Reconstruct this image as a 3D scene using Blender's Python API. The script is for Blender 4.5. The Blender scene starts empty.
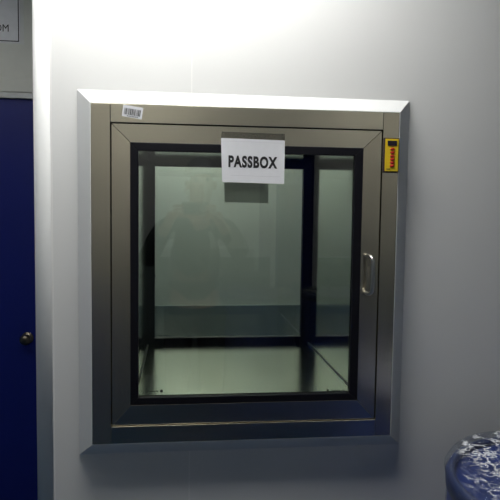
import bpy, bmesh, math, random
from mathutils import Vector, Matrix
random.seed(7)
S = bpy.context.scene
COL = S.collection
PI = math.pi

# ------------------------------------------------------------------ view / world
S.view_settings.view_transform = 'Standard'
S.view_settings.look = 'None'
S.view_settings.gamma = 1
S.view_settings.use_curve_mapping = False
S.view_settings.exposure = 0.0
w = bpy.data.worlds.new('dim_world'); S.world = w
w.use_nodes = True
w.node_tree.nodes['Background'].inputs[0].default_value = (0.02, 0.03, 0.04, 1)
w.node_tree.nodes['Background'].inputs[1].default_value = 0.1
S.cycles.max_bounces = 14
S.cycles.transparent_max_bounces = 24
S.cycles.glossy_bounces = 8
S.cycles.transmission_bounces = 12
S.cycles.sample_clamp_indirect = 4.0

# ------------------------------------------------------------------ materials
class Mat:
    def __init__(s, name):
        s.m = bpy.data.materials.new(name); s.m.use_nodes = True
        s.t = s.m.node_tree; s.n = s.t.nodes; s.l = s.t.links
        s.b = s.n['Principled BSDF']; s.out = s.n['Material Output']
    def add(s, typ, **kw):
        n = s.n.new(typ)
        for k, v in kw.items(): setattr(n, k, v)
        return n
    def link(s, a, b): s.l.new(a, b)
    def coord(s, scale=(1, 1, 1), kind='Object'):
        tc = s.add('ShaderNodeTexCoord'); mp = s.add('ShaderNodeMapping')
        mp.inputs['Scale'].default_value = scale
        s.link(tc.outputs[kind], mp.inputs['Vector'])
        return mp.outputs['Vector']
    def noise(s, vec, scale, detail=4, rough=.55):
        n = s.add('ShaderNodeTexNoise'); n.inputs['Scale'].default_value = scale
        n.inputs['Detail'].default_value = detail; n.inputs['Roughness'].default_value = rough
        s.link(vec, n.inputs['Vector']); return n.outputs['Fac']
    def ramp(s, fac, stops):
        r = s.add('ShaderNodeValToRGB'); e = r.color_ramp.elements
        while len(e) < len(stops): e.new(.5)
        for i, (p, c) in enumerate(stops):
            e[i].position = p; e[i].color = (*c, 1)
        s.link(fac, r.inputs['Fac']); return r.outputs['Color']
    def bump(s, h, strength, dist=.001):
        b = s.add('ShaderNodeBump'); b.inputs['Strength'].default_value = strength
        b.inputs['Distance'].default_value = dist
        s.link(h, b.inputs['Height']); return b.outputs['Normal']

def plain(name, col, rough=.5, metal=0., var=.04, scale=30., spec=.5, bump=0.):
    M = Mat(name)
    f = M.noise(M.coord(), scale)
    lo = tuple(max(0, c * (1 - var)) for c in col); hi = tuple(min(1, c * (1 + var)) for c in col)
    M.link(M.ramp(f, [(.3, lo), (.7, hi)]), M.b.inputs['Base Color'])
    M.b.inputs['Roughness'].default_value = rough; M.b.inputs['Metallic'].default_value = metal
    M.b.inputs['Specular IOR Level'].default_value = spec
    if bump: M.link(M.bump(f, bump), M.b.inputs['Normal'])
    return M.m

def steel(name, col, rough, grain, aniso=.5, var=.06, bmp=.04, rvar=.15):
    """brushed stainless; grain = world direction of the brush marks"""
    M = Mat(name)
    sc = [900, 900, 900]; sc[grain] = 6
    v = M.coord(tuple(sc))
    f = M.noise(v, 1.0, 3)
    big = M.noise(M.coord((1, 1, 1)), 5.0, 4)
    mx = M.add('ShaderNodeMath', operation='ADD'); M.link(f, mx.inputs[0]); M.link(big, mx.inputs[1])
    hf = M.add('ShaderNodeMath', operation='MULTIPLY'); hf.inputs[1].default_value = .5; M.link(mx.outputs[0], hf.inputs[0])
    lo = tuple(c * (1 - var) for c in col); hi = tuple(min(1, c * (1 + var)) for c in col)
    M.link(M.ramp(hf.outputs[0], [(.35, lo), (.65, hi)]), M.b.inputs['Base Color'])
    rr = M.add('ShaderNodeMapRange'); rr.inputs['To Min'].default_value = rough * (1 - rvar); rr.inputs['To Max'].default_value = rough * (1 + rvar)
    M.link(f, rr.inputs['Value']); M.link(rr.outputs[0], M.b.inputs['Roughness'])
    M.b.inputs['Metallic'].default_value = 1
    M.b.inputs['Anisotropic'].default_value = aniso
    c = M.add('ShaderNodeCombineXYZ'); c.inputs[grain].default_value = 1
    M.link(c.outputs[0], M.b.inputs['Tangent'])
    M.link(M.bump(f, bmp, .0004), M.b.inputs['Normal'])
    return M.m

def glass(name, tint, ior=1.52, boost=1.0):
    M = Mat(name); M.n.remove(M.b)
    tr = M.add('ShaderNodeBsdfTransparent'); tr.inputs[0].default_value = (*tint, 1)
    gl = M.add('ShaderNodeBsdfGlossy'); gl.inputs['Roughness'].default_value = 0.0
    gl.inputs['Color'].default_value = (1, 1, 1, 1)
    fr = M.add('ShaderNodeFresnel'); fr.inputs[0].default_value = ior
    mu = M.add('ShaderNodeMath', operation='MULTIPLY'); mu.inputs[1].default_value = boost; mu.use_clamp = True
    M.link(fr.outputs[0], mu.inputs[0])
    mx = M.add('ShaderNodeMixShader')
    M.link(mu.outputs[0], mx.inputs[0]); M.link(tr.outputs[0], mx.inputs[1]); M.link(gl.outputs[0], mx.inputs[2])
    M.link(mx.outputs[0], M.out.inputs[0])
    return M.m

def emit(name, col, strength):
    M = Mat(name); M.n.remove(M.b)
    e = M.add('ShaderNodeEmission'); e.inputs[0].default_value = (*col, 1); e.inputs[1].default_value = strength
    M.link(e.outputs[0], M.out.inputs[0]); return M.m

wall_m   = plain('white_panel_paint', (.80, .805, .80), .42, var=.012, scale=4)
side_m   = plain('blue_grey_room_paint', (.17, .23, .30), .5, var=.015, scale=4)
rwall_m  = plain('rear_room_paint', (.74, .77, .68), .5, var=.015, scale=4)
added_panel_m   = plain('dark_teal_added_panel', (.20, .25, .24), .5, var=.03, scale=4)
trim_m   = plain('white_aluminium_trim', (.80, .81, .81), .35, var=.01)
bead_m   = plain('silicone_and_highlight_bead', (.88, .88, .87), .3, var=.01)
ceil_m   = plain('ceiling_panel', (.40, .44, .47), .5, var=.01)
floor_m  = plain('blue_green_epoxy_floor', (.010, .050, .115), .55, var=.1, scale=3)
transom_m= plain('grey_transom_panel', (.72, .73, .67), .45, var=.02)
door_m   = plain('navy_door_paint', (.004, .012, .17), .4, var=.05, scale=5)
alu_m    = plain('grey_aluminium', (.50, .52, .52), .4, metal=.6)
knobm    = plain('aged_brass_knob', (.16, .14, .11), .3, metal=1)
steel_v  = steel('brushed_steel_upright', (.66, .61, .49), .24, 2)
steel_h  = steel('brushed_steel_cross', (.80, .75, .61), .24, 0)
chamber_m= steel('polished_chamber_steel', (.56, .58, .54), .10, 1, .3)
floor_st = steel('chamber_floor_steel', (.80, .81, .71), .20, 1, .3, var=.02, bmp=.003, rvar=.02)
chrome   = plain('satin_chrome', (.72, .70, .66), .30, metal=1)
gasket_m = plain('black_rubber_gasket', (.006, .006, .010), .5, var=.1, spec=.25)
gap_m    = plain('dark_door_gap', (.01, .01, .01), .7)
glass_m  = glass('clear_tempered_glass', (.955, .975, .955), 1.72)
rglass_m = glass('rear_tempered_glass', (.93, .965, .94), 1.72)
paper_m  = plain('white_laminated_paper', (.74, .75, .79), .32, var=.02, scale=60)
ink_m    = plain('black_ink', (.012, .012, .014), .5)
faint_m  = plain('faint_pouch_crease', (.56, .57, .61), .4)
grey_paper = plain('grey_pouch_paper', (.74, .75, .73), .35)
yellow_m = plain('yellow_keypad_film', (.86, .62, .02), .35, var=.03)
ring_m   = plain('dark_navy_ring', (.02, .035, .11), .4)
bezel_m  = plain('dark_brown_bezel', (.035, .02, .03), .4)
disp_m   = plain('black_display', (.01, .004, .012), .15)
red_m    = plain('red_rubber_button', (.62, .035, .015), .4)
drum_m   = plain('blue_drum_plastic', (.019, .050, .25), .38, var=.12, scale=9, bump=.1)
phone_m  = plain('black_phone', (.01, .01, .012), .25)
cloth_m  = plain('dark_green_grey_shirt', (.02, .026, .024), .8, var=.15, bump=.2)
trous_m  = plain('dark_trousers', (.02, .024, .035), .8, var=.15)
shoe_m   = plain('dark_shoes', (.02, .02, .02), .5)
skin_m   = plain('skin', (.42, .25, .17), .5, var=.06)
cap_m    = plain('pale_hair_cap', (.6, .62, .62), .8)
eye_m    = plain('dark_eye', (.02, .015, .012), .2)
lip_m    = plain('lips', (.34, .13, .11), .45)

def stamp_mat():
    return plain('dark_glass_stamp', (.012, .02, .012), .6)
stamp_m = stamp_mat()

def tape_mat():
    M = Mat('clear_tape'); M.n.remove(M.b)
    tr = M.add('ShaderNodeBsdfTransparent'); tr.inputs[0].default_value = (.82, .82, .82, 1)
    gl = M.add('ShaderNodeBsdfGlossy'); gl.inputs['Roughness'].default_value = .25
    mx = M.add('ShaderNodeMixShader'); mx.inputs[0].default_value = .05
    M.link(tr.outputs[0], mx.inputs[1]); M.link(gl.outputs[0], mx.inputs[2]); M.link(mx.outputs[0], M.out.inputs[0])
    return M.m
tape_m = tape_mat()

def backlit_paper():
    M = Mat('thin_paper'); M.n.remove(M.b)
    d = M.add('ShaderNodeBsdfDiffuse'); d.inputs[0].default_value = (.55, .57, .55, 1)
    t = M.add('ShaderNodeBsdfTranslucent'); t.inputs[0].default_value = (.55, .57, .52, 1)
    mx = M.add('ShaderNodeMixShader'); mx.inputs[0].default_value = .62
    f = M.noise(M.coord(), 40); r = M.ramp(f, [(.3, (.52, .54, .52)), (.7, (.58, .6, .57))]); M.link(r, d.inputs[0])
    M.link(d.outputs[0], mx.inputs[1]); M.link(t.outputs[0], mx.inputs[2]); M.link(mx.outputs[0], M.out.inputs[0])
    return M.m
thin_paper = backlit_paper()

def film_mat():
    M = Mat('clear_stretch_film'); M.n.remove(M.b)
    v = M.coord((1, 1, 1))
    n1 = M.noise(M.coord((9, 9, 16)), 3.0, 8, .6)
    # crinkles, their white glints painted in : ridged noise
    rid = M.add('ShaderNodeMath', operation='SUBTRACT'); rid.inputs[1].default_value = .5; M.link(n1, rid.inputs[0])
    ab = M.add('ShaderNodeMath', operation='ABSOLUTE'); M.link(rid.outputs[0], ab.inputs[0])
    big = M.noise(v, 5.5, 3)
    crease_glint = M.ramp(ab.outputs[0], [(0.0, (1, 1, 1)), (.042, (0, 0, 0))])
    patch = M.ramp(big, [(.42, (0, 0, 0)), (.52, (1, 1, 1))])
    mul = M.add('ShaderNodeMath', operation='MULTIPLY'); M.link(crease_glint, mul.inputs[0]); M.link(patch, mul.inputs[1])
    sx_ = M.add('ShaderNodeSeparateXYZ'); M.link(v, sx_.inputs[0]); cx_ = M.add('ShaderNodeCombineXYZ'); M.link(sx_.outputs[0], cx_.inputs[0]); M.link(sx_.outputs[1], cx_.inputs[1])
    ln = M.add('ShaderNodeVectorMath', operation='LENGTH'); M.link(cx_.outputs[0], ln.inputs[0])
    lid = M.add('ShaderNodeMapRange'); lid.inputs['From Min'].default_value = .266; lid.inputs['From Max'].default_value = .282; lid.inputs['To Min'].default_value = 1; lid.inputs['To Max'].default_value = .12; M.link(ln.outputs['Value'], lid.inputs['Value'])
    mul0 = mul; mul = M.add('ShaderNodeMath', operation='MULTIPLY'); M.link(mul0.outputs[0], mul.inputs[0]); M.link(lid.outputs[0], mul.inputs[1])
    nrm = M.bump(n1, 1.0, .02)
    tr = M.add('ShaderNodeBsdfTransparent'); tr.inputs[0].default_value = (.90, .92, .95, 1)
    gl = M.add('ShaderNodeBsdfGlossy'); gl.inputs['Roughness'].default_value = .08; M.link(nrm, gl.inputs['Normal'])
    df = M.add('ShaderNodeBsdfTranslucent'); df.inputs[0].default_value = (.9, .93, .97, 1)
    d2 = M.add('ShaderNodeBsdfDiffuse'); d2.inputs[0].default_value = (.9, .93, .97, 1)
    fr = M.add('ShaderNodeLayerWeight'); fr.inputs[0].default_value = .32; 
    fm = M.add('ShaderNodeMath', operation='MULTIPLY_ADD'); fm.inputs[1].default_value = .3; fm.inputs[2].default_value = .03; fm.use_clamp = True
    M.link(fr.outputs['Fresnel'], fm.inputs[0])
    a = M.add('ShaderNodeMixShader'); M.link(fm.outputs[0], a.inputs[0]); M.link(tr.outputs[0], a.inputs[1]); M.link(gl.outputs[0], a.inputs[2])
    ds = M.add('ShaderNodeMixShader'); ds.inputs[0].default_value = .1; M.link(d2.outputs[0], ds.inputs[1]); M.link(df.outputs[0], ds.inputs[2])
    k = M.add('ShaderNodeMath', operation='MULTIPLY_ADD'); k.inputs[1].default_value = .95; k.inputs[2].default_value = .012; M.link(mul.outputs[0], k.inputs[0])
    b = M.add('ShaderNodeMixShader'); M.link(k.outputs[0], b.inputs[0]); M.link(a.outputs[0], b.inputs[1]); M.link(ds.outputs[0], b.inputs[2])
    M.link(b.outputs[0], M.out.inputs[0])
    return M.m
film_m = film_mat()

# ------------------------------------------------------------------ mesh helpers
def box(bm, x0, x1, y0, y1, z0, z1, mi=0):
    vs = [bm.verts.new((x, y, z)) for x in (x0, x1) for y in (y0, y1) for z in (z0, z1)]
    for a in ((0, 1, 3, 2), (4, 6, 7, 5), (0, 4, 5, 1), (2, 3, 7, 6), (0, 2, 6, 4), (1, 5, 7, 3)):
        f = bm.faces.new([vs[i] for i in a]); f.material_index = mi
    return vs

def prism_xz(bm, pts, y0, y1, mi=0):
    """polygon in x,z extruded from y0 to y1"""
    a = [bm.verts.new((x, y0, z)) for x, z in pts]; b = [bm.verts.new((x, y1, z)) for x, z in pts]
    n = len(pts); fs = [bm.faces.new(a), bm.faces.new(b[::-1])]
    for i in range(n): fs.append(bm.faces.new((a[i], b[i], b[(i + 1) % n], a[(i + 1) % n])))
    for f in fs: f.material_index = mi

def ring(bm, o, i, y0, y1, mi=(0, 0), gap=0.0):
    """mitred rectangular frame; o,i = (x0,x1,z0,z1); mi=(upright, cross)"""
    ox0, ox1, oz0, oz1 = o; ix0, ix1, iz0, iz1 = i; g = gap
    prism_xz(bm, [(ox0, oz0 + g), (ix0, iz0 + g), (ix0, iz1 - g), (ox0, oz1 - g)], y0, y1, mi[0])
    prism_xz(bm, [(ox1, oz0 + g), (ox1, oz1 - g), (ix1, iz1 - g), (ix1, iz0 + g)], y0, y1, mi[0])
    prism_xz(bm, [(ox0 + g, oz0), (ox1 - g, oz0), (ix1 - g, iz0), (ix0 + g, iz0)], y0, y1, mi[1])
    prism_xz(bm, [(ox0 + g, oz1), (ix0 + g, iz1), (ix1 - g, iz1), (ox1 - g, oz1)], y0, y1, mi[1])

def tube(bm, pts, r, n=12, cap=True):
    pts = [Vector(p) for p in pts]; rings = []
    up = None
    for i, p in enumerate(pts):
        d = (pts[min(i + 1, len(pts) - 1)] - pts[max(i - 1, 0)]).normalized()
        if up is None: up = d.orthogonal().normalized()
        up = (up - d * up.dot(d)).normalized(); s = d.cross(up)
        rr = r[i] if isinstance(r, (list, tuple)) else r
        rings.append([bm.verts.new(p + (up * math.cos(2 * PI * k / n) + s * math.sin(2 * PI * k / n)) * rr) for k in range(n)])
    for a, b in zip(rings, rings[1:]):
        for k in range(n): bm.faces.new((a[k], a[(k + 1) % n], b[(k + 1) % n], b[k])).smooth = True
    if cap: bm.faces.new(rings[0][::-1]); bm.faces.new(rings[-1])

def lathe(bm, prof, c=(0, 0, 0), n=64, axis='z', jit=None, cap=True):
    rings = []
    for r, h in prof:
        row = []
        for k in range(n):
            a = 2 * PI * k / n; rr = r
            if axis == 'z': p = Vector((rr * math.cos(a), rr * math.sin(a), h))
            else: p = Vector((rr * math.cos(a), h, rr * math.sin(a)))
            if jit: p = jit(p, r, h, a)
            row.append(bm.verts.new(p + Vector(c)))
        rings.append(row)
    for a, b in zip(rings, rings[1:]):
        for k in range(n): bm.faces.new((a[k], a[(k + 1) % n], b[(k + 1) % n], b[k])).smooth = True
    for rg, rev in (((rings[0], True), (rings[-1], False)) if cap else ()):
        bm.faces.new(rg[::-1] if rev else rg)
    return rings

def empty(name, loc, **props):
    o = bpy.data.objects.new(name, None); o.location = loc; o.empty_display_size = .05
    COL.objects.link(o)
    for k, v in props.items(): o[k] = v
    return o

def wloc(o):
    v = Vector((0, 0, 0))
    while o: v += o.location; o = o.parent
    return v

def obj(name, bm, mats, parent=None, origin=None, bevel=0., **props):
    me = bpy.data.meshes.new(name)
    bmesh.ops.recalc_face_normals(bm, faces=bm.faces[:])
    bm.to_mesh(me); bm.free()
    for m in (mats if isinstance(mats, (list, tuple)) else [mats]): me.materials.append(m)
    o = bpy.data.objects.new(name, me); COL.objects.link(o)
    base = wloc(parent) if parent else Vector((0, 0, 0))
    if origin is None:
        vs = [v.co for v in me.vertices]
        lo = [min(v[i] for v in vs) for i in range(3)]; hi = [max(v[i] for v in vs) for i in range(3)]
        origin = ((lo[0] + hi[0]) / 2, (lo[1] + hi[1]) / 2, lo[2])
    origin = Vector(origin)
    me.transform(Matrix.Translation(-origin))
    if parent: o.parent = parent
    o.location = origin - base
    if bevel:
        b = o.modifiers.new('edge', 'BEVEL'); b.width = bevel; b.segments = 2; b.limit_method = 'ANGLE'; b.angle_limit = .6
    for k, v in props.items(): o[k] = v
    return o

def BM(): return bmesh.new()

def text_mesh(bm, s, x0, x1, z0, z1, y, depth, mi=0, bold=0.0, flip=False, yfun=None):
    """letters filling the box x0..x1, z0..z1, standing on y and rising towards -y"""
    c = bpy.data.curves.new('t', 'FONT'); c.body = s; c.extrude = .02; c.offset = bold; c.resolution_u = 6; c.space_character = 1 + 3.2 * bold
    o = bpy.data.objects.new('t', c); COL.objects.link(o)
    dg = bpy.context.evaluated_depsgraph_get(); dg.update()
    me = bpy.data.meshes.new_from_object(o.evaluated_get(dg))
    xs = [v.co.x for v in me.vertices]; ys = [v.co.y for v in me.vertices]; zs = [v.co.z for v in me.vertices]
    ax, bx, ay, by, az, bz = min(xs), max(xs), min(ys), max(ys), min(zs), max(zs)
    new = []
    for v in me.vertices:
        u = (v.co.x - ax) / (bx - ax)
        if flip: u = 1 - u
        X = x0 + u * (x1 - x0); Z = z0 + (v.co.y - ay) / (by - ay) * (z1 - z0)
        yy = yfun(X, Z) if yfun else y
        new.append(bm.verts.new((X, yy - (v.co.z - az) / (bz - az) * depth, Z)))
    for p in me.polygons:
        try: f = bm.faces.new([new[i] for i in p.vertices]); f.material_index = mi
        except ValueError: pass
    bpy.data.objects.remove(o); bpy.data.curves.remove(c); bpy.data.meshes.remove(me)

# ------------------------------------------------------------------ setting
CEIL = 2.64
XL, XR, YB = -2.0, 2.6, -4.0          # main room
CX, CR = -.329, .055                  # corner of the white wall, its radius
YR = 1.10                             # recess wall with the blue door
SEAM = .0255
st = dict(kind='structure')

bm = BM(); box(bm, XL - .1, XR + .1, YB - .1, 2.35, -.1, 0); obj('floor', bm, floor_m, **st)
bm = BM(); box(bm, XL - .1, XR + .1, YB - .1, 2.35, CEIL, CEIL + .1); obj('ceiling', bm, ceil_m, **st)

# white wall with the pass-box opening, its rounded outer corner and the return into the recess
bm = BM()
HX0, HX1, HZ0, HZ1 = -.160, .515, 1.005, 1.762
box(bm, CX, HX0, 0, .05, 0, CEIL)
box(bm, HX1, XR, 0, .05, 0, CEIL)
box(bm, HX0, SEAM, 0, .05, 0, HZ0); box(bm, SEAM, HX1, 0, .05, 0, HZ0)
box(bm, HX0, SEAM, 0, .05, HZ1, CEIL); box(bm, SEAM, HX1, 0, .05, HZ1, CEIL)
obj('wall_front', bm, wall_m, **st)
bm = BM(); box(bm, CX - CR, CX - .005, CR, YR, 0, CEIL); obj('wall_return', bm, wall_m, **st)
bm = BM()
arc = [(CX + CR * math.cos(a), CR + CR * math.sin(a)) for a in [PI + (PI / 2) * k / 24 for k in range(25)]]
pts = arc + [(CX, CR)]
a = [bm.verts.new((x, y, 0)) for x, y in pts]; b = [bm.verts.new((x, y, CEIL)) for x, y in pts]
for i in range(len(pts)):
    f = bm.faces.new((a[i], a[(i + 1) % len(pts)], b[(i + 1) % len(pts)], b[i])); f.smooth = i < 24
bm.faces.new(a[::-1]); bm.faces.new(b)
obj('trim_1', bm, trim_m, label='white rounded corner profile of the wall', **st)
bm = BM(); box(bm, CX - .002, CX + .002, -.0006, .0006, 0, CEIL); obj('trim_2', bm, bead_m, **st)
bm = BM()
for z0, z1 in ((0, .895), (1.848, CEIL)): box(bm, SEAM - .0016, SEAM + .0016, -.0006, .0006, z0, z1)
obj('trim_3', bm, bead_m, **st)

# chamfered white flange round the pass box
F = (-.2263, .5745, .934, 1.8097); PF = -.0324; MG = .0373
bm = BM()
o = (F[0] - MG, F[1] + MG, F[2] - MG, F[3] + MG)
def rect(r, y): return [bm.verts.new((x, y, z)) for x, z in ((r[0], r[2]), (r[1], r[2]), (r[1], r[3]), (r[0], r[3]))]
e = .002
r0 = rect(o, -.0005); r1 = rect(o, -.0025)
r2 = rect((F[0] - e, F[1] + e, F[2] - e, F[3] + e), PF + .0005); r3 = rect((F[0], F[1], F[2], F[3]), PF + .0005); r4 = rect(F, -.0005)
for A, B in ((r0, r1), (r1, r2), (r2, r3), (r3, r4), (r4, r0)):
    for i in range(4): bm.faces.new((A[i], A[(i + 1) % 4], B[(i + 1) % 4], B[i]))
obj('trim_4', bm, trim_m, label='white chamfered surround of the pass box', **st)

# recess wall with blue door
bm = BM()
DX0, DX1, DZ = -1.50, -.60, 2.010
box(bm, XL, DX0 - .03, YR, YR + .1, 0, CEIL); box(bm, DX1 + .03, CX + .02, YR, YR + .1, 0, CEIL)
box(bm, DX0 - .03, DX1 + .03, YR, YR + .1, DZ + .02, CEIL)
obj('wall_recess', bm, transom_m, **st)
bm = BM(); box(bm, XL, -.45, YR - .006, YR, 2.0335, 2.092); obj('trim_5', bm, transom_m, bevel=.002, **st)
d1 = empty('door_1', ((DX0 + DX1) / 2, YR + .03, 0), label='navy blue door in the recess beside the white wall', **st)
bm = BM(); box(bm, DX0, DX1, YR + .012, YR + .052, .006, DZ - .004); obj('door_leaf', bm, door_m, d1, bevel=.002)
bm = BM()
box(bm, DX0 - .03, DX0 - .002, YR - .004, YR + .09, 0, DZ + .02); box(bm, DX1 + .002, DX1 + .03, YR - .004, YR + .09, 0, DZ + .02)
box(bm, DX0 - .03, DX1 + .03, YR - .004, YR + .09, DZ - .002, DZ + .02)
obj('door_frame', bm, alu_m, d1)
bm = BM()
KX, KZ = -.668, .972
lathe(bm, [(.002, .000), (.030, 0), (.032, -.004), (.028, -.008), (.012, -.010), (.011, -.030), (.018, -.038), (.027, -.045), (.029, -.056), (.024, -.066), (.012, -.072), (.001, -.073)],
      (0, 0, 0), 32, 'y')
for v in bm.verts: v.co = Vector((KX, YR + .012, KZ)) + v.co * .82
obj('door_knob', bm, knobm, d1, label='round aged brass knob')

# outer shell of the main room
bm = BM(); box(bm, XL - .1, XL, YB, YR + .1, 0, CEIL); obj('wall_left', bm, side_m, **st)
bm = BM(); box(bm, XR, XR + .1, YB, 2.3, 0, CEIL); obj('wall_right', bm, side_m, **st)
bm = BM()
QX0, QX1, QZ = .88, 1.24, 2.08
box(bm, XL, QX0 - .05, YB - .1, YB, 0, CEIL); box(bm, QX1 + .05, XR, YB - .1, YB, 0, CEIL); box(bm, QX0 - .05, QX1 + .05, YB - .1, YB, QZ + .05, CEIL)
obj('wall_back', bm, wall_m, **st)
bm = BM(); box(bm, XL, QX0 - .05, YB, YB + .012, 0, 1.1); box(bm, QX1 + .05, XR, YB, YB + .012, 0, 1.1); obj('wall_back_added_panel', bm, added_panel_m, **st)  # unseen dark panel, added to cut bounce and darken low reflections
d2 = empty('door_2', ((QX0 + QX1) / 2, YB - .03, 0), label='narrow dark door in the wall opposite the pass box', **st)
bm = BM(); box(bm, QX0, QX1, YB - .06, YB - .02, .006, QZ); obj('door_leaf', bm, door_m, d2, bevel=.002)
bm = BM(); box(bm, QX0 - .05, QX0, YB - .09, YB + .01, 0, QZ + .05); box(bm, QX1, QX1 + .05, YB - .09, YB + .01, 0, QZ + .05); box(bm, QX0, QX1, YB - .09, YB + .01, QZ, QZ + .05)
obj('door_frame', bm, trim_m, d2)

# room on the far side of the pass box
bm = BM(); box(bm, CX, 1.7, 2.2, 2.3, 0, CEIL); obj('wall_rear_room_far', bm, rwall_m, **st)
bm = BM(); box(bm, CX + .03, 1.65, 2.188, 2.2, 0, .935); obj('wall_rear_room_added_panel', bm, added_panel_m, **st)  # dark panel added to deepen the lower part of the rear view
bm = BM(); box(bm, CX - .005, CX + .03, .05, 2.2, 0, CEIL); obj('wall_rear_room_left', bm, side_m, **st)
bm = BM(); box(bm, 1.65, 1.7, .05, 2.2, 0, CEIL); obj('wall_rear_room_right', bm, side_m, **st)

# ------------------------------------------------------------------ ceiling lights
def lamp(x0, x1, y0, y1, strength, col, label):
    t = empty('ceiling_light', ((x0 + x1) / 2, (y0 + y1) / 2, CEIL), label=label, category='light')
    bm = BM(); ring(bm, (0, x1 - x0 + .05, 0, y1 - y0 + .05), (.025, x1 - x0 + .025, .025, y1 - y0 + .025), 0, .05)
    for v in bm.verts: v.co = Vector((x0 - .025 + v.co.x, y0 - .025 + v.co.z, CEIL - v.co.y))
    obj('frame', bm, trim_m, t)
    bm = BM(); box(bm, x0, x1, y0, y1, CEIL - .042, CEIL - .030); obj('diffuser', bm, emit('lit_diffuser', col, strength), t)
    return t
lamp(-.48, .36, -.46, -.22, 31.5, (1.0, .99, .95), 'oblong ceiling light panel close to the white wall above the pass box')
lamp(-.95, .15, -3.74, -3.44, 4.0, (1.0, .98, .88), 'oblong ceiling light panel near the far wall behind the photographer')
lamp(1.35, 2.40, -3.74, -3.44, 3.2, (1.0, .98, .88), 'unseen added light panel brightening the right part of the far wall')  # added lamp, gives the right-hand steel a bright wall to reflect
lamp(-1.60, -1.10, .22, .58, 5.2, (1.0, .99, .94), 'unseen added light panel brightening the recess wall and its notice')  # added lamp, lifts the recess without reaching the white wall
lamp(-1.35, -.85, -.62, -.26, 6.0, (1.0, .99, .94), 'square ceiling light panel before the recess with the navy door')
lamp(-.10, .42, 1.87, 2.12, 40, (1.0, 1.0, .92), 'oblong ceiling light panel in the room on the far side of the pass box')

# ------------------------------------------------------------------ pass box
pb = empty('pass_box', (.174, .2, .934), label='stainless steel pass box with a large glass door set in the white wall', category='pass box')
OP = (-.1785, .5310, .9795, 1.7635)        # opening in the outer frame
bm = BM()
g = .0003
box(bm, F[0], OP[0], PF, 0, F[2], F[3], 0); box(bm, OP[1], F[1], PF, 0, F[2], F[3], 0)
box(bm, OP[0] + g, OP[1] - g, PF, 0, F[2], OP[2], 1); box(bm, OP[0] + g, OP[1] - g, PF, 0, OP[3], F[3], 1)
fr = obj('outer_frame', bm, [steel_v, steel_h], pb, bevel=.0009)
bm = BM(); box(bm, OP[0] - .001, OP[0] + .008, -.012, -.006, OP[2], OP[3]); box(bm, OP[1] - .008, OP[1] + .001, -.012, -.006, OP[2], OP[3])
box(bm, OP[0], OP[1], -.012, -.006, OP[2] - .001, OP[2] + .008); box(bm, OP[0], OP[1], -.012, -.006, OP[3] - .008, OP[3] + .001)
obj('door_stop', bm, gap_m, pb)

# barcode label on the top rail, slightly askew
bm = BM()
c, s = math.cos(-.14), math.sin(-.14); BX, BZ = -.1230, 1.7900
def bq(u0, u1, v0, v1, y, mi):
    q = [(BX + u * c - v * s, BZ + u * s + v * c) for u, v in ((u0, v0), (u1, v0), (u1, v1), (u0, v1))]
    prism_xz(bm, q, y - .0004, y, mi)
bq(-.0250, .0250, -.0145, .0145, PF, 0)
u = -.0205; rnd = random.Random(3)
while u < .020:
    wd = rnd.choice([.0006, .0009, .0014, .0020]); bq(u, min(u + wd, .0205), -.0085, .0075, PF - .0004, 1); u += wd + rnd.choice([.0006, .0009, .0014])
for k in range(7): bq(-.012 + k * .004, -.0095 + k * .004, -.0125, -.0105, PF - .0004, 1)
obj('barcode_label', bm, [paper_m, ink_m], pb, label='white barcode sticker')

# keypad
kp = empty('control_panel', (.5525 - .174, PF - .2, 1.6525 - .934)); kp.parent = pb; kp['label'] = 'yellow keypad with six red buttons'
bm = BM(); box(bm, .5315, .5735, PF - .008, PF, 1.6515, 1.7425); obj('bezel', bm, bezel_m, kp, bevel=.0015)
bm = BM(); box(bm, .5345, .5705, PF - .0095, PF - .0079, 1.6545, 1.7395)
obj('faceplate', bm, yellow_m, kp, bevel=.0006)
bm = BM(); box(bm, .5405, .5655, PF - .0108, PF - .0094, 1.7215, 1.7345); obj('display', bm, disp_m, kp, bevel=.0005)
for z in (1.7126, 1.7034, 1.6942, 1.6857, 1.6770, 1.6685):
    bm = BM(); lathe(bm, [(.0001, 0), (.0062, 0), (.0062, -.0012), (.0052, -.002), (.0001, -.0022)], (0, 0, 0), 20, 'y')
    for v in bm.verts: v.co = Vector((.5540 + v.co.x, PF - .0094 + v.co.y, z + v.co.z * .58))
    obj('button', bm, red_m, kp)
bm = BM()
for k in range(3): box(bm, .5395 + k * .0035, .5420 + k * .0035, PF - .0100, PF - .0094, 1.6585, 1.6615)
obj('printed_mark', bm, bezel_m, kp)

# front door
dr = empty('door', (.174 - .174, -.024 - .2, .98 - .934)); dr.parent = pb
D = (-.1760, .5285, .9818, 1.7612); GO = (-.1287, .4790, 1.0345, 1.7142); GI = (-.1090, .4570, 1.0535, 1.6944)
DF = -.0292
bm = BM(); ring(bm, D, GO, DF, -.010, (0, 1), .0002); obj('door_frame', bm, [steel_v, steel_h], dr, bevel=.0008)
bm = BM(); ring(bm, GO, GI, DF - .0008, -.011); obj('gasket', bm, gasket_m, dr, bevel=.001, label='black rubber gasket')
bm = BM(); box(bm, GI[0] - .001, GI[1] + .001, -.022, -.017, GI[2] - .001, GI[3] + .001); obj('glass_pane', bm, glass_m, dr)
def stamp(parent, xs, z, y, sq, sq_at, h=.0018):
    bm = BM()
    for x in xs: box(bm, x - .0030, x + .0030, y - .0004, y, z - h * .6, z + h * .6); box(bm, x + .0014, x + .0046, y - .0004, y, z - h, z + h * .2)
    lathe(bm, [(.0001, 0), (sq, 0), (sq, -.0004), (.0001, -.0004)], (sq_at, y, z), 14, 'y')
    return obj('glass_stamp', bm, stamp_m, parent, label='tiny dark safety glass marking')
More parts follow.
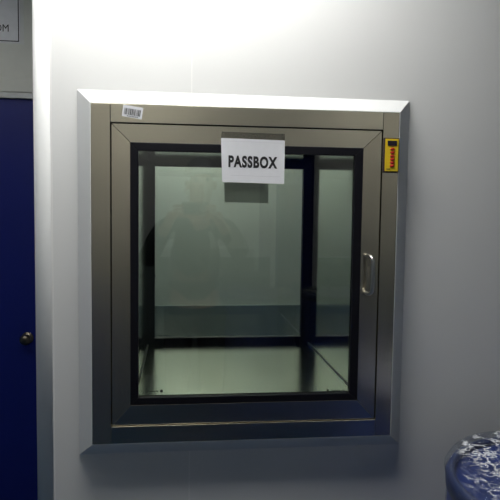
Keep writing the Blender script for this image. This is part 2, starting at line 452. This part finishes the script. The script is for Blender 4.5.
stamp(dr, (-.091, -.079, -.070, -.062), 1.0688, -.0222, .0042, -.0490)
stamp(dr, (.4120, .4200, .4280, .4400), 1.0606, -.0222, .0036, .3985)
# D-shaped pull handle
bm = BM(); hx, z0, z1, pr, rc = .4958, 1.3285, 1.4298, -.036, .016
path = [(hx, DF + .001, z1)]
path.append((hx, DF + pr + rc, z1))
for k in range(1, 9):
    t = PI / 2 * k / 8; path.append((hx + .006 * math.sin(t), DF + pr + rc - rc * math.sin(t), z1 - rc + rc * math.cos(t)))
for k in range(0, 8):
    t = PI / 2 * k / 8; path.append((hx + .006 * math.cos(t), DF + pr + rc - rc * math.cos(t), z0 + rc - rc * math.sin(t)))
path += [(hx, DF + pr + rc, z0), (hx, DF + .001, z0)]
tube(bm, path, .0048, 14)
obj('handle', bm, chrome, dr, label='bright steel D-shaped pull handle')

# chamber: polished sides and ceiling, brushed floor
CH = (-.1175, .4740, 1.0545, 1.7195); CB = .580
bm = BM()
box(bm, CH[0] - .03, CH[0], -.0095, CB, CH[2] - .03, CH[3] + .03); box(bm, CH[1], CH[1] + .03, -.0095, CB, CH[2] - .03, CH[3] + .03)
box(bm, CH[0], CH[1], -.0095, CB, CH[3], CH[3] + .03)
obj('chamber_wall', bm, chamber_m, pb)
bm = BM(); box(bm, CH[0], CH[1], -.0095, CB, CH[2] - .03, CH[2]); obj('chamber_floor', bm, floor_st, pb)
for x in (CH[0] + .0010, CH[1] - .0010):
    bm = BM(); tube(bm, [(x, -.008, CH[2] + .0010), (x, CB - .002, CH[2] + .0010)], .0024, 8)
    obj('seam_highlight', bm, bead_m, pb, label='white bead standing for the bright highlight along the chamber floor seam')  # white colour stands in for the highlight on the floor seam
# rear door
rd = empty('rear_door', (0, .5 - .2, .05)); rd.parent = pb
RO = (-.1800, .5350, .9900, 1.7840); RGO = (-.1300, .4860, 1.0420, 1.7320); RGI = (-.0934, .4450, 1.0780, 1.6980)
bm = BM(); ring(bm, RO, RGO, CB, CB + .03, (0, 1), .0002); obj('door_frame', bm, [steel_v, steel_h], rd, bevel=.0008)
bm = BM(); ring(bm, RGO, RGI, CB + .0003, CB + .028); obj('gasket', bm, gasket_m, rd, bevel=.001, label='black rubber gasket')
bm = BM(); box(bm, RGI[0] - .001, RGI[1] + .001, CB + .008, CB + .013, RGI[2] - .001, RGI[3] + .001); obj('glass_pane', bm, rglass_m, rd)
stamp(rd, (-.0765, -.0685, -.0590, -.0500), 1.0860, CB + .0078, .0022, -.0400, .0014)
bm = BM(); box(bm, RGI[0] - .004, RGI[0] + .003, CB - .006, CB + .002, 1.2990, 1.3130); obj('latch', bm, gasket_m, rd, bevel=.001)

# ------------------------------------------------------------------ paper signs
def sheet(bm, q, y, sag, th=.0006, nx=16, nz=12, mi=0):
    """q = TL,TR,BR,BL in x,z"""
    def P(u, v):
        a = Vector(q[0]).lerp(Vector(q[1]), u); b = Vector(q[3]).lerp(Vector(q[2]), u); p = a.lerp(b, v)
        return p.x, y + sag(u, v), p.y
    fr_ = [[bm.verts.new(P(i / nx, j / nz)) for i in range(nx + 1)] for j in range(nz + 1)]
    bk = [[bm.verts.new((v.co.x, v.co.y + th, v.co.z)) for v in row] for row in fr_]
    def quad(a, b, c_, d):
        f = bm.faces.new((a, b, c_, d)); f.smooth = False; f.material_index = mi
    for j in range(nz):
        for i in range(nx):
            quad(fr_[j][i], fr_[j][i + 1], fr_[j + 1][i + 1], fr_[j + 1][i]); quad(bk[j][i], bk[j + 1][i], bk[j + 1][i + 1], bk[j][i + 1])
    for i in range(nx): quad(fr_[0][i], bk[0][i], bk[0][i + 1], fr_[0][i + 1]); quad(fr_[nz][i], fr_[nz][i + 1], bk[nz][i + 1], bk[nz][i])
    for j in range(nz): quad(fr_[j][0], fr_[j + 1][0], bk[j + 1][0], bk[j][0]); quad(fr_[j][nx], bk[j][nx], bk[j + 1][nx], fr_[j + 1][nx])

sg = empty('paper_sign', (.184, -.031, 1.617), label='white PASSBOX paper sign taped over the top of the pass box glass', category='sign')
SY = DF - .0022
sag = lambda u, v: -.0010 - .0045 * v * v * (1 - .5 * u) - .0006 * math.sin(5 * u + 3 * v)
bm = BM(); sheet(bm, [(.1008, 1.7312), (.2675, 1.7290), (.2668, 1.6163), (.1045, 1.6186)], SY, sag); obj('paper', bm, paper_m, sg)
ysurf = lambda x, z: SY + sag((x - .102) / .165, (1.730 - z) / .1125) - .0002
bm = BM(); text_mesh(bm, 'PASSBOX', .1205, .2482, 1.6560, 1.6868, 0, .0003, 0, .045, yfun=ysurf); 
for v in bm.verts: v.co.z -= (v.co.x - .184) * .014
obj('lettering', bm, ink_m, sg)
bm = BM()
def thinline(xa, za, xb, zb, t=.0007):
    n = 14
    for k in range(n):
        x0 = xa + (xb - xa) * k / n; x1 = xa + (xb - xa) * (k + 1) / n; zz0 = za + (zb - za) * k / n; zz1 = za + (zb - za) * (k + 1) / n
        vs = [bm.verts.new((x, ysurf(x, z) - .0001, z)) for x, z in ((x0, zz0), (x1, zz1), (x1, zz1 + t), (x0, zz0 + t))]
        bm.faces.new(vs)
thinline(.1260, 1.6360, .2560, 1.6340); obj('pouch_edge', bm, faint_m, sg)
bm = BM(); thinline(.1150, 1.7235, .2600, 1.7215, .0005); obj('pouch_edge', bm, faint_m, sg)
bm = BM(); prism_xz(bm, [(.1005, 1.7285), (.2680, 1.7265), (.2672, 1.7462), (.1030, 1.7480)], DF - .0008, DF - .0004); obj('tape', bm, tape_m, sg, label='strip of clear tape')

rs = empty('paper_sign', (.235, CB + .03, 1.572), label='grey paper seen from behind on the rear pane of the pass box', category='sign')
bm = BM(); sheet(bm, [(.1540, 1.6960), (.3170, 1.6940), (.3165, 1.5715), (.1560, 1.5735)], CB + .016, lambda u, v: .0006 * math.sin(4 * u)); obj('paper', bm, thin_paper, rs)
bm = BM(); text_mesh(bm, 'PASSBOX', .1740, .2980, 1.6160, 1.6430, CB + .0182, .0003, 0, .022, flip=True); obj('lettering', bm, ink_m, rs)

# room sign above the blue door
rm = empty('room_sign', (-.9, YR, 2.235), label='white notice with a black border above the navy blue door', category='sign')
bm = BM(); box(bm, -1.17, -.6640, YR - .0015, YR - .0003, 2.2330, 2.4650); obj('clear_pouch', bm, grey_paper, rm)
bm = BM(); box(bm, -1.15, -.6810, YR - .0030, YR - .0015, 2.2400, 2.4480); obj('paper', bm, plain('notice_paper', (.84, .85, .88), .4), rm)
bm = BM(); ring(bm, (-1.145, -.6840, 2.2420, 2.4440), (-1.141, -.6880, 2.2460, 2.4400), YR - .0036, YR - .0030); obj('border', bm, ink_m, rm)
bm = BM(); text_mesh(bm, 'OM', -.7830, -.7260, 2.2820, 2.3120, YR - .0030, .0005, 0, 0); obj('lettering', bm, ink_m, rm)

# ------------------------------------------------------------------ drums wrapped in film
def drum(x, y, label, rot=0.):
    R0, H = .281, .972
    t = empty('drum', (x, y, 0), label=label, category='drum', group='blue drums wrapped in clear film')
    prof = [(.01, .0), (R0 - .012, 0), (R0, .012)]
    for hz in (.30, .62):
        prof += [(R0, hz - .03), (R0 + .008, hz - .015), (R0 + .010, hz), (R0 + .008, hz + .015), (R0, hz + .03)]
    prof += [(R0, H - .07), (R0 - .006, H - .05), (R0 - .002, H - .03), (R0 - .004, H - .012), (R0 - .012, H - .006), (R0 - .018, H - .012), (R0 - .022, H - .020), (.02, H - .016), (.001, H - .016)]
    bm = BM(); lathe(bm, prof, (x, y, 0), 72); obj('drum_body', bm, drum_m, t)
    bm = BM(); lathe(bm, [(R0 - .001, H - .036), (R0 + .004, H - .032), (R0 + .005, H - .010), (R0 - .002, H + .002), (R0 - .010, H + .004), (R0 - .016, H - .002), (R0 - .0175, H - .011), (R0 - .012, H - .008), (R0 - .004, H - .008), (R0 - .001, H - .036)], (x, y, 0), 72, cap=False); obj('clamp_ring', bm, ring_m, t, label='dark clamp ring round the lid')
    for bx, by, r in ((.17, .02, .034), (-.17, -.03, .026)):
        bm = BM(); lathe(bm, [(r, H - .018), (r, H - .004), (r - .004, H - .002), (r * .5, H - .002), (r * .45, H - .008), (.001, H - .008)], (x + bx, y + by, 0), 28); obj('bung', bm, drum_m, t)
    # film: sides, rounded over the rim, slack across the lid
    Rf, Hf = .290, .992
    rnd = random.Random(int(x * 100) + 5)
    ph = [rnd.random() * 6.28 for _ in range(12)]
    def jit(p, r, h, a):
        k = sum(math.sin((3 + 2.3 * i) * a + ph[i] + h * (9 + 5 * i)) / (1 + .6 * i) for i in range(8)) * .0022
        if r < .262 and h > .9: 
            k2 = sum(math.sin((11 + 6 * i) * p.x + (14 + 7 * i) * p.y * (1 if i % 2 else -1) + ph[i]) / (1 + .5 * i) for i in range(8)) * .0024
            return Vector((p.x, p.y, p.z + k2 - .002))
        s_ = (r + k * min(1, (Rf + .004 - 0) / Rf)) / r if h < .975 else 1
        return Vector((p.x * s_, p.y * s_, p.z + (k * .6 if h > .95 else 0)))
    prof = [(Rf - .004, .02 + .03 * k) for k in range(31)] + [(Rf - .002, .955), (Rf, .968), (Rf - .001, .980), (Rf - .006, .9885), (Rf - .014, .9915), (Rf - .024, .990)]
    prof += [(r, .9885 - .003 * (1 - r / .26)) for r in (.255, .24, .225, .21, .19, .17, .15, .13, .11, .09, .07, .05, .03, .015, .004)]
    bm = BM(); lathe(bm, prof, (x, y, 0), 160, jit=jit)
    obj('stretch_film', bm, film_m, t, label='clear crinkled stretch film')
    # strands of film pulled straight across the lid
    bm = BM(); rnd = random.Random(11)
    for k in range(14):
        yy = -.22 + .44 * k / 13 + rnd.uniform(-.008, .008); hw = math.sqrt(max(.001, .262 ** 2 - yy * yy)); zz = .9935 + rnd.uniform(0, .0015)
        ca, sa = math.cos(rot), math.sin(rot)
        P_ = [(-hw, yy), (hw, yy + rnd.uniform(-.012, .012))]
        tube(bm, [(x + ca * u - sa * v, y + sa * u + ca * v, zz) for u, v in P_], rnd.uniform(.0004, .0008), 5)
    obj('film_fold', bm, film_m, t)
    return t
drum(.86, -.44, 'blue drum wrapped in crinkled clear film in front of the white wall', .12)
drum(.50, -2.50, 'blue wrapped drum mirrored in the pass box glass')
drum(1.12, -2.52, 'blue wrapped drum behind the photographer, nearest the dark door')
drum(-.70, -2.75, 'blue wrapped drum behind the photographer, nearest the left wall')

# ------------------------------------------------------------------ photographer, mirrored in the glass
def skin(name, verts, edges, mat, parent, root=0, sub=2, origin=(0, 0, 0)):
    """verts: (x,y,z,rx,ry)"""
    me = bpy.data.meshes.new(name); me.from_pydata([v[:3] for v in verts], edges, [])
    o_ = bpy.data.objects.new(name, me); COL.objects.link(o_)
    sk = o_.modifiers.new('skin', 'SKIN'); sk.use_smooth_shade = True
    if not me.skin_vertices: 
        bpy.context.view_layer.objects.active = o_
    lay = me.skin_vertices[0].data
    for i, v in enumerate(verts): lay[i].radius = (v[3], v[4]); lay[i].use_root = (i == root)
    ss = o_.modifiers.new('sub', 'SUBSURF'); ss.levels = sub; ss.render_levels = sub
    dg = bpy.context.evaluated_depsgraph_get(); dg.update()
    m2 = bpy.data.meshes.new_from_object(o_.evaluated_get(dg)); bpy.data.objects.remove(o_); bpy.data.meshes.remove(me)
    m2.name = name; return m2
def join_bm(meshes):
    bm = BM()
    for m in meshes: bm.from_mesh(m); 
    for m in meshes: bpy.data.meshes.remove(m)
    for f in bm.faces: f.smooth = True; f.material_index = 0
    return bm

PX, PY = .085, -2.02
pt = empty('person', (PX, PY, 0), label='person in a dark shirt raising a phone in both hands to take the photograph', category='person')
body = [(PX, PY, .96, .14, .10), (PX, PY, 1.10, .13, .095), (PX, PY, 1.30, .155, .105), (PX, PY + .0, 1.44, .10, .075), (PX + .01, PY + .03, 1.52, .055, .055), (PX + .025, PY + .06, 1.60, .062, .07),
        (PX + .03, PY + .075, 1.69, .078, .094), (PX + .03, PY + .06, 1.775, .058, .07),
        (PX - .19, PY, 1.435, .06, .06), (PX + .19, PY, 1.435, .06, .06),
        (PX - .285, PY + .12, 1.235, .045, .045), (PX + .262, PY + .14, 1.285, .045, .045),
        (PX - .150, PY + .325, 1.475, .027, .030), (PX + .125, PY + .325, 1.475, .027, .030),
        (PX - .128, PY + .372, 1.525, .018, .034), (PX + .100, PY + .372, 1.525, .018, .034),
        (PX - .095, PY, .90, .085, .09), (PX + .095, PY, .90, .085, .09), (PX - .105, PY + .01, .50, .055, .06), (PX + .105, PY + .01, .50, .055, .06),
        (PX - .11, PY - .02, .09, .036, .042), (PX + .11, PY - .02, .09, .036, .042), (PX - .125, PY + .12, .035, .036, .025), (PX + .125, PY + .12, .035, .036, .025)]
E_ = [(0, 1), (1, 2), (2, 3), (3, 4), (4, 5), (5, 6), (6, 7), (3, 8), (3, 9), (8, 10), (9, 11), (10, 12), (11, 13), (12, 14), (13, 15), (0, 16), (0, 17), (16, 18), (17, 19), (18, 20), (19, 21), (20, 22), (21, 23)]
parts = [skin('body', body, E_, skin_m, pt)]
# five fingers on each hand: four behind / round the phone, thumb on its near face
PHX, PHY, PHZ = .073, -1.609, 1.548
for sx, wx in ((-1, PX - .128), (1, PX + .100)):
    for k, (ln, dz) in enumerate(((.062, .030), (.068, .010), (.062, -.010), (.050, -.028))):
        x0, y0, z0_ = wx, PY + .372, 1.530 + dz
        edge = PHX + sx * .071
        vs = [(x0, y0, z0_, .009, .009), (edge + sx * .010, PHY - .022, z0_ + .004, .0085, .0085), (edge + sx * .008, PHY + .0, z0_ + .003, .008, .008), (edge - sx * (ln * .25), PHY + .0125, z0_ + .002, .007, .007)]
        parts.append(skin('f', vs, [(0, 1), (1, 2), (2, 3)], skin_m, pt))
    vs = [(wx, PY + .365, 1.520, .011, .011), (wx - sx * .018, PHY - .030, 1.500, .010, .010), (PHX + sx * .048, PHY - .016, 1.528, .0085, .0085)]
    parts.append(skin('f', vs, [(0, 1), (1, 2)], skin_m, pt))
# nose and ears
hc = (PX + .03, PY + .075)
parts.append(skin('n', [(hc[0], hc[1] + .075, 1.715, .008, .008), (hc[0], hc[1] + .097, 1.690, .012, .012), (hc[0], hc[1] + .095, 1.672, .014, .010)], [(0, 1), (1, 2)], skin_m, pt))
for sx in (-1, 1):
    parts.append(skin('e', [(hc[0] + sx * .074, hc[1] - .012, 1.710, .008, .018), (hc[0] + sx * .080, hc[1] - .015, 1.685, .008, .016), (hc[0] + sx * .074, hc[1] - .01, 1.660, .006, .010)], [(0, 1), (1, 2)], skin_m, pt))
bmb = join_bm(parts)
obj('body', bmb, skin_m, pt)
def ball(bm, c_, r, sc=(1, 1, 1)):
    ret = bmesh.ops.create_uvsphere(bm, u_segments=16, v_segments=10, radius=r)
    for v in ret['verts']: v.co = Vector((v.co.x * sc[0] + c_[0], v.co.y * sc[1] + c_[1], v.co.z * sc[2] + c_[2]))
for sx in (-1, 1):
    bm = BM(); ball(bm, (hc[0] + sx * .032, hc[1] + .076, 1.712), .011); obj('eye', bm, eye_m, pt)
bm = BM(); ball(bm, (hc[0], hc[1] + .078, 1.645), .024, (1, .4, .3)); obj('mouth', bm, lip_m, pt)
shirt = [(b_[0], b_[1], b_[2], b_[3] + .014, b_[4] + .014) for b_ in body]
sh = [shirt[i] for i in (0, 1, 2, 3)] + [(PX + .004, PY + .012, 1.485, .066, .066)] + [shirt[8], shirt[9], shirt[10], shirt[11]]
def lerp5(a_, b_, t): return tuple(a_[i] + (b_[i] - a_[i]) * t for i in range(5))
sh += [lerp5(shirt[10], shirt[12], .8), lerp5(shirt[11], shirt[13], .8)]
m = skin('shirt', sh, [(0, 1), (1, 2), (2, 3), (3, 4), (3, 5), (3, 6), (5, 7), (6, 8), (7, 9), (8, 10)], cloth_m, pt)
obj('shirt', join_bm([m]), cloth_m, pt)
tr = [(PX, PY, .97, .150, .112)] + [shirt[i] for i in (16, 17, 18, 19)] + [lerp5(shirt[18], shirt[20], .92), lerp5(shirt[19], shirt[21], .92)]
m = skin('trousers', tr, [(0, 1), (0, 2), (1, 3), (2, 4), (3, 5), (4, 6)], trous_m, pt); obj('trousers', join_bm([m]), trous_m, pt)
for sx in (-1, 1):
    m = skin('shoe', [(PX + sx * .11, PY - .05, .045, .046, .042), (PX + sx * .113, PY + .02, .048, .046, .045), (PX + sx * .125, PY + .14, .034, .046, .030)], [(0, 1), (1, 2)], shoe_m, pt)
    bmx = join_bm([m]); lo = min(v.co.z for v in bmx.verts)
    for v in bmx.verts: v.co.z -= lo
    obj('shoe', bmx, shoe_m, pt)
bm = BM()
ret = bmesh.ops.create_uvsphere(bm, u_segments=24, v_segments=14, radius=.1)
for v in bm.verts: v.co = Vector((v.co.x * .98 + hc[0], v.co.y * 1.16 + hc[1] - .022, max(v.co.z, -.01) * 1.02 + 1.745 + (.0 if v.co.y < .05 else .012)))
bmesh.ops.remove_doubles(bm, verts=bm.verts[:], dist=.0005)
for f in bm.faces: f.smooth = True
obj('hair_cap', bm, cap_m, pt)
ph_ = empty('phone', (PHX, PHY, PHZ - .035), label='black phone held sideways in the hands of the person', category='phone')
bm = BM(); box(bm, PHX - .071, PHX + .071, PHY - .004, PHY + .004, PHZ - .035, PHZ + .035); obj('phone_case', bm, phone_m, ph_, bevel=.003)
bm = BM(); box(bm, PHX - .064, PHX + .064, PHY - .0046, PHY - .0039, PHZ - .031, PHZ + .031); obj('screen', bm, disp_m, ph_)

# ------------------------------------------------------------------ camera
cd = bpy.data.cameras.new('camera'); cd.sensor_width = 36; cd.sensor_fit = 'HORIZONTAL'; cd.lens = 36 * 600 / 500; cd.clip_start = .01; cd.clip_end = 50
cam = bpy.data.objects.new('camera', cd); COL.objects.link(cam)
r_ = Vector((.99342768, -.11372263, .01298524)); u_ = Vector((-.00511564, .06922025, .99758829)); f_ = Vector((.11434721, .99109824, -.06818355))
M4 = Matrix.Identity(4)
for i in range(3): M4[i][0], M4[i][1], M4[i][2] = r_[i], u_[i], -f_[i]
M4.translation = Vector((0, -1.58904, 1.55))
cam.matrix_world = M4
S.camera = cam
